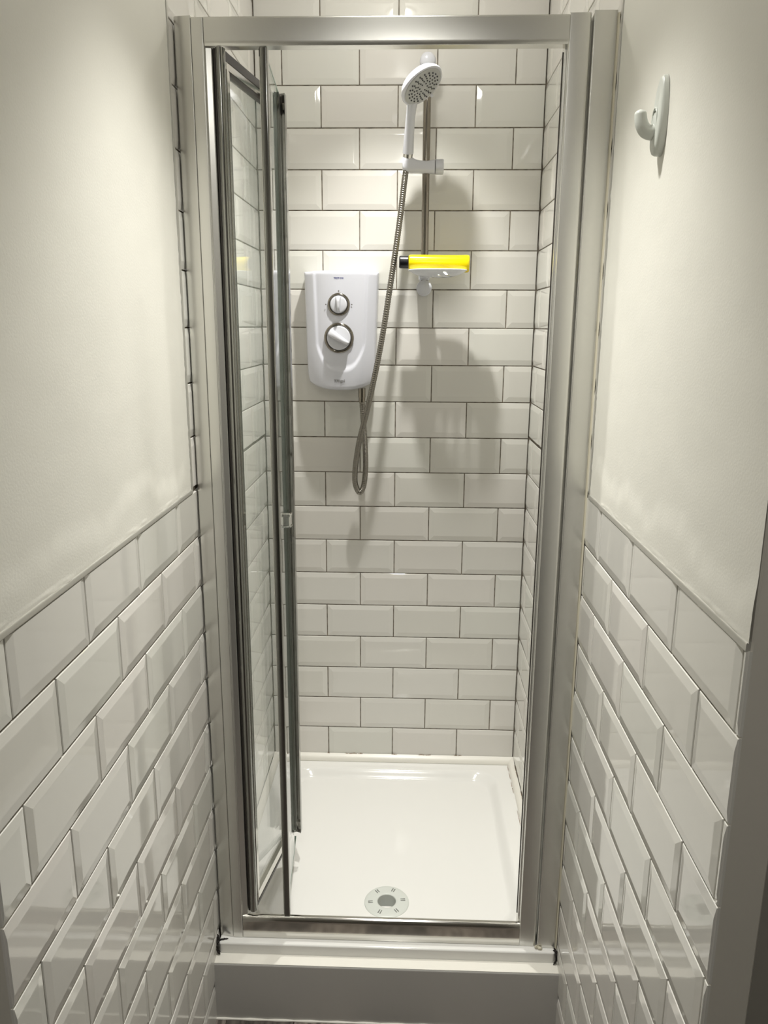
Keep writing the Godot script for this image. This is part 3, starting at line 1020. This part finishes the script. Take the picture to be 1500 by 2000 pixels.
	obj("ribbed_tube", s, M.hose, ht)
	s = Shape.new()
	s.lathe([Vector2(0.0078, -0.006), Vector2(0.0090, -0.004), Vector2(0.0098, 0.008), Vector2(0.0098, 0.008), Vector2(0.0105, 0.009), Vector2(0.0105, 0.034), Vector2(0.0105, 0.034), Vector2(0.0002, 0.034)], 28, Transform3D(Basis(), Vector3(0.0083, 1.034, 0.042) + oo))
	obj("outlet_nut", s, M.rod, ht)

	# soap dish clipped to the rail's foot
	var dc := Vector3(0.2100, 1.3775, 0.120)
	var dt := tag(thing("soap_dish", dc), "shallow white oval soap dish under the yellow bottle", "soap dish")
	s = Shape.new()
	var ax := 0.075
	var az := 0.047
	var slot := func(x: float, z: float) -> bool:
		var u := x * 0.82 + z * 0.57
		var w := -x * 0.57 + z * 0.82
		return absf(w) < 0.026 and absf(fposmod(u + 0.009, 0.018) - 0.009) < 0.0034 and absf(u) < 0.042
	for layer in 2:
		var dr := []
		for i in 37:
			var f := pow(i / 36.0, 0.8)
			var row := PackedVector3Array()
			for k in 96:
				var a := TAU * k / 96
				var e := 1.0 / pow(pow(absf(cos(a)), 2.6) + pow(absf(sin(a)), 2.6), 1.0 / 2.6)
				var y := -0.0175 * (1.0 - pow(f, 3.0)) + (0.0016 if layer == 0 else 0.0)
				row.append(Vector3(cos(a) * e * ax * f, y, -sin(a) * e * az * f))
			dr.append(row)
		var sk := func(i: int, k: int) -> bool:
			var p: Vector3 = (dr[i][k] + dr[i + 1][(k + 1) % 96]) / 2.0
			return slot.call(p.x, p.z)
		s.grid(dr, true, layer == 1, sk)
	var lip := []
	for k in 97:
		var a := TAU * k / 96
		var e := 1.0 / pow(pow(absf(cos(a)), 2.6) + pow(absf(sin(a)), 2.6), 1.0 / 2.6)
		lip.append(Vector3(cos(a) * e * ax, 0.0008, -sin(a) * e * az))
	var lr := []
	lr.resize(97)
	lr.fill(0.0016)
	s.tube(lip, lr, 8, false)
	obj("bowl", s, M.dish, dt)

	# bottle lying in the dish
	var bt := tag(thing("shower_bottle", Vector3(0.2, 1.386, 0.098)), "bright yellow bottle with a black cap lying on the soap dish", "bottle")
	var axis := Basis(Vector3(0, 0, 1), -PI / 2 - 0.022)
	var btr := Transform3D(axis, Vector3(0.1345, 1.3985, 0.116) - bt.position)
	s = Shape.new()
	var br := []
	for q in [[0.0, 0.0150, 0.0135], [0.001, 0.0176, 0.0155], [0.004, 0.0188, 0.0170], [0.03, 0.0194, 0.0178], [0.09, 0.0202, 0.019], [0.13, 0.0212, 0.0195], [0.150, 0.0222, 0.0195], [0.1545, 0.0218, 0.019], [0.1570, 0.0195, 0.0170], [0.1575, 0.0002, 0.0002]]:
		var row := PackedVector3Array()
		for k in 36:
			var a := TAU * k / 36
			row.append(btr * Vector3(cos(a) * q[1], q[0], -sin(a) * q[2]))
		br.append(row)
	s.grid(br, true)
	obj("body", s, M.bottle, bt)
	s = Shape.new()
	s.lathe([Vector2(0.0002, -0.0245), Vector2(0.0135, -0.0245), Vector2(0.0150, -0.0235), Vector2(0.0158, -0.021), Vector2(0.0160, -0.002), Vector2(0.0156, -0.0004), Vector2(0.0002, -0.0002)], 32, btr)
	obj("cap", s, M.cap, bt)


# ---------------------------------------------------------------- wall hook
func wall_hook() -> void:
	var at := Vector3(XR - 0.0005, 1.521, 1.047)
	var t := tag(thing("wall_hook", at), "small white adhesive hook stuck on the right plaster wall", "hook")
	# local: x out of the wall is -x; y up; z along the wall
	var s := Shape.new()
	var rows := []
	for q in [[0.0, 0.0], [0.0, 0.0], [1.0, 0.0], [1.0, 0.0]]:
		pass
	var outline := func(grow: float, depth: float) -> PackedVector3Array:
		var row := PackedVector3Array()
		for k in 48:
			var a := TAU * k / 48
			var y := 0.0515 * sin(a)
			var wv := 0.0200 * (1.0 + 0.10 * -sin(a))
			var z := wv * signf(cos(a)) * pow(absf(cos(a)), 0.75)
			var dep := depth * (1.0 - 0.22 * sin(a)) if depth > 0.004 else depth
			row.append(Vector3(-dep, y * grow, z * grow))
		return row
	rows = [outline.call(1.0, 0.0), outline.call(1.0, 0.0012), outline.call(1.0, 0.0012), outline.call(0.995, 0.006), outline.call(0.96, 0.0088), outline.call(0.86, 0.0106), outline.call(0.5, 0.0120), outline.call(0.001, 0.0122)]
	s.grid(rows, true, false)
	obj("plate", s, M.hook, t)
	s = Shape.new()
	var pts := curve([Vector3(-0.008, -0.019, 0.0), Vector3(-0.016, -0.021, 0.0), Vector3(-0.024, -0.018, 0.0), Vector3(-0.0295, -0.009, 0.0), Vector3(-0.0320, 0.003, 0.0), Vector3(-0.0325, 0.008, 0.0)], 0.002)
	var rr := []
	for i in pts.size():
		var f := float(i) / (pts.size() - 1)
		rr.append((0.0105 - 0.0025 * f) * (1.0 if f < 0.9 else sqrt(maxf(0.05, 1.0 - pow((f - 0.9) / 0.1, 2.0)))))
	s.tube(pts, rr, 20)
	s.moved(Transform3D(Basis.from_scale(Vector3(1, 1, 1.05)), Vector3.ZERO))
	obj("peg", s, M.hook, t)
	s = Shape.new()
	var arc := []
	for k in 13:
		var a := PI * k / 12
		arc.append(Vector3(-0.0122, 0.014 * sin(a) - 0.004, 0.0105 * cos(a)))
	var ar := []
	ar.resize(13)
	ar.fill(0.0011)
	arc.insert(0, Vector3(-0.0120, -0.024, 0.0105))
	arc.append(Vector3(-0.0120, -0.024, -0.0105))
	ar.append_array([0.0011, 0.0011])
	s.tube(arc, ar, 8)
	obj("boss", s, M.hook, t)


# ---------------------------------------------------------------- lamps
func downlight(at: Vector3, energy: float, angle: float, spill: float, glow: float, label: String) -> void:
	var t := tag(thing("ceiling_downlight", at), label, "downlight")
	var s := Shape.new()
	s.lathe([Vector2(0.030, -0.001), Vector2(0.034, -0.004), Vector2(0.041, -0.005), Vector2(0.045, -0.002), Vector2(0.045, 0.0)], 40)
	obj("bezel", s, M.paint, t)
	s = Shape.new()
	s.lathe([Vector2(0.0002, -0.0012), Vector2(0.031, -0.0012)], 32)
	var e := mat(Color8(255, 250, 238), 0.4)
	e.emission_enabled = true
	e.emission = LAMP
	e.emission_energy_multiplier = glow
	obj("lamp_lens", s, e, t)
	var l := SpotLight3D.new()
	l.name = "lamp_light"
	l.light_color = LAMP
	l.light_energy = energy
	l.light_size = 0.022
	l.spot_range = 8.0
	l.spot_attenuation = 2.0
	l.spot_angle = angle
	l.spot_angle_attenuation = 1.0
	l.shadow_enabled = true
	l.rotation = Vector3(-PI / 2, 0, 0)
	l.position = Vector3(0, -0.034, 0)
	t.add_child(l, true)
	# the frosted lens also spreads a weaker light all round
	var o := OmniLight3D.new()
	o.name = "lens_light"
	o.light_color = LAMP
	o.light_energy = spill
	o.light_size = 0.028
	o.omni_range = 8.0
	o.omni_attenuation = 2.0
	o.shadow_enabled = true
	o.position = Vector3(0, -0.034, 0)
	t.add_child(o, true)


const LAMP := Color(1.0, 0.994, 0.972)


func _ready() -> void:
	rng.seed = 20
	# camera
	var cam := Camera3D.new()
	cam.name = "camera"
	cam.position = Vector3(0.1416, 1.238, 2.2238)
	cam.rotation = Vector3(-0.2361, 0.03191, 0.00578)
	cam.keep_aspect = Camera3D.KEEP_HEIGHT
	cam.fov = rad_to_deg(2.0 * atan(1000.0 / 1512.4))
	cam.near = 0.05
	cam.far = 50.0
	add_child(cam)
	# surroundings: a closed room, lit by its own lamps
	var env := Environment.new()
	env.background_mode = Environment.BG_COLOR
	env.background_color = Color(0, 0, 0)
	env.tonemap_mode = Environment.TONE_MAPPER_LINEAR
	env.tonemap_exposure = 1.1
	env.sdfgi_enabled = true
	env.ssao_enabled = true
	env.ssil_enabled = true
	var we := WorldEnvironment.new()
	we.name = "surroundings"
	we.environment = env
	add_child(we)
	materials()
	# lamps: one over the shower, one over the passage
	downlight(Vector3(0.10, CEIL, 0.355), 1.45, 46.0, 0.052, 5.0, "round ceiling downlight over the shower tray")
	downlight(Vector3(0.10, CEIL, 1.02), 1.95, 41.0, 0.045, 5.0, "round ceiling downlight over the passage")
	downlight(Vector3(0.10, CEIL, 2.60), 0.62, 80.0, 0.09, 2.0, "dim round ceiling downlight in the lobby behind the camera")
	room()
	trims()
	tray()
	enclosure()
	electric_shower()
	rail_and_handset()
	wall_hook()
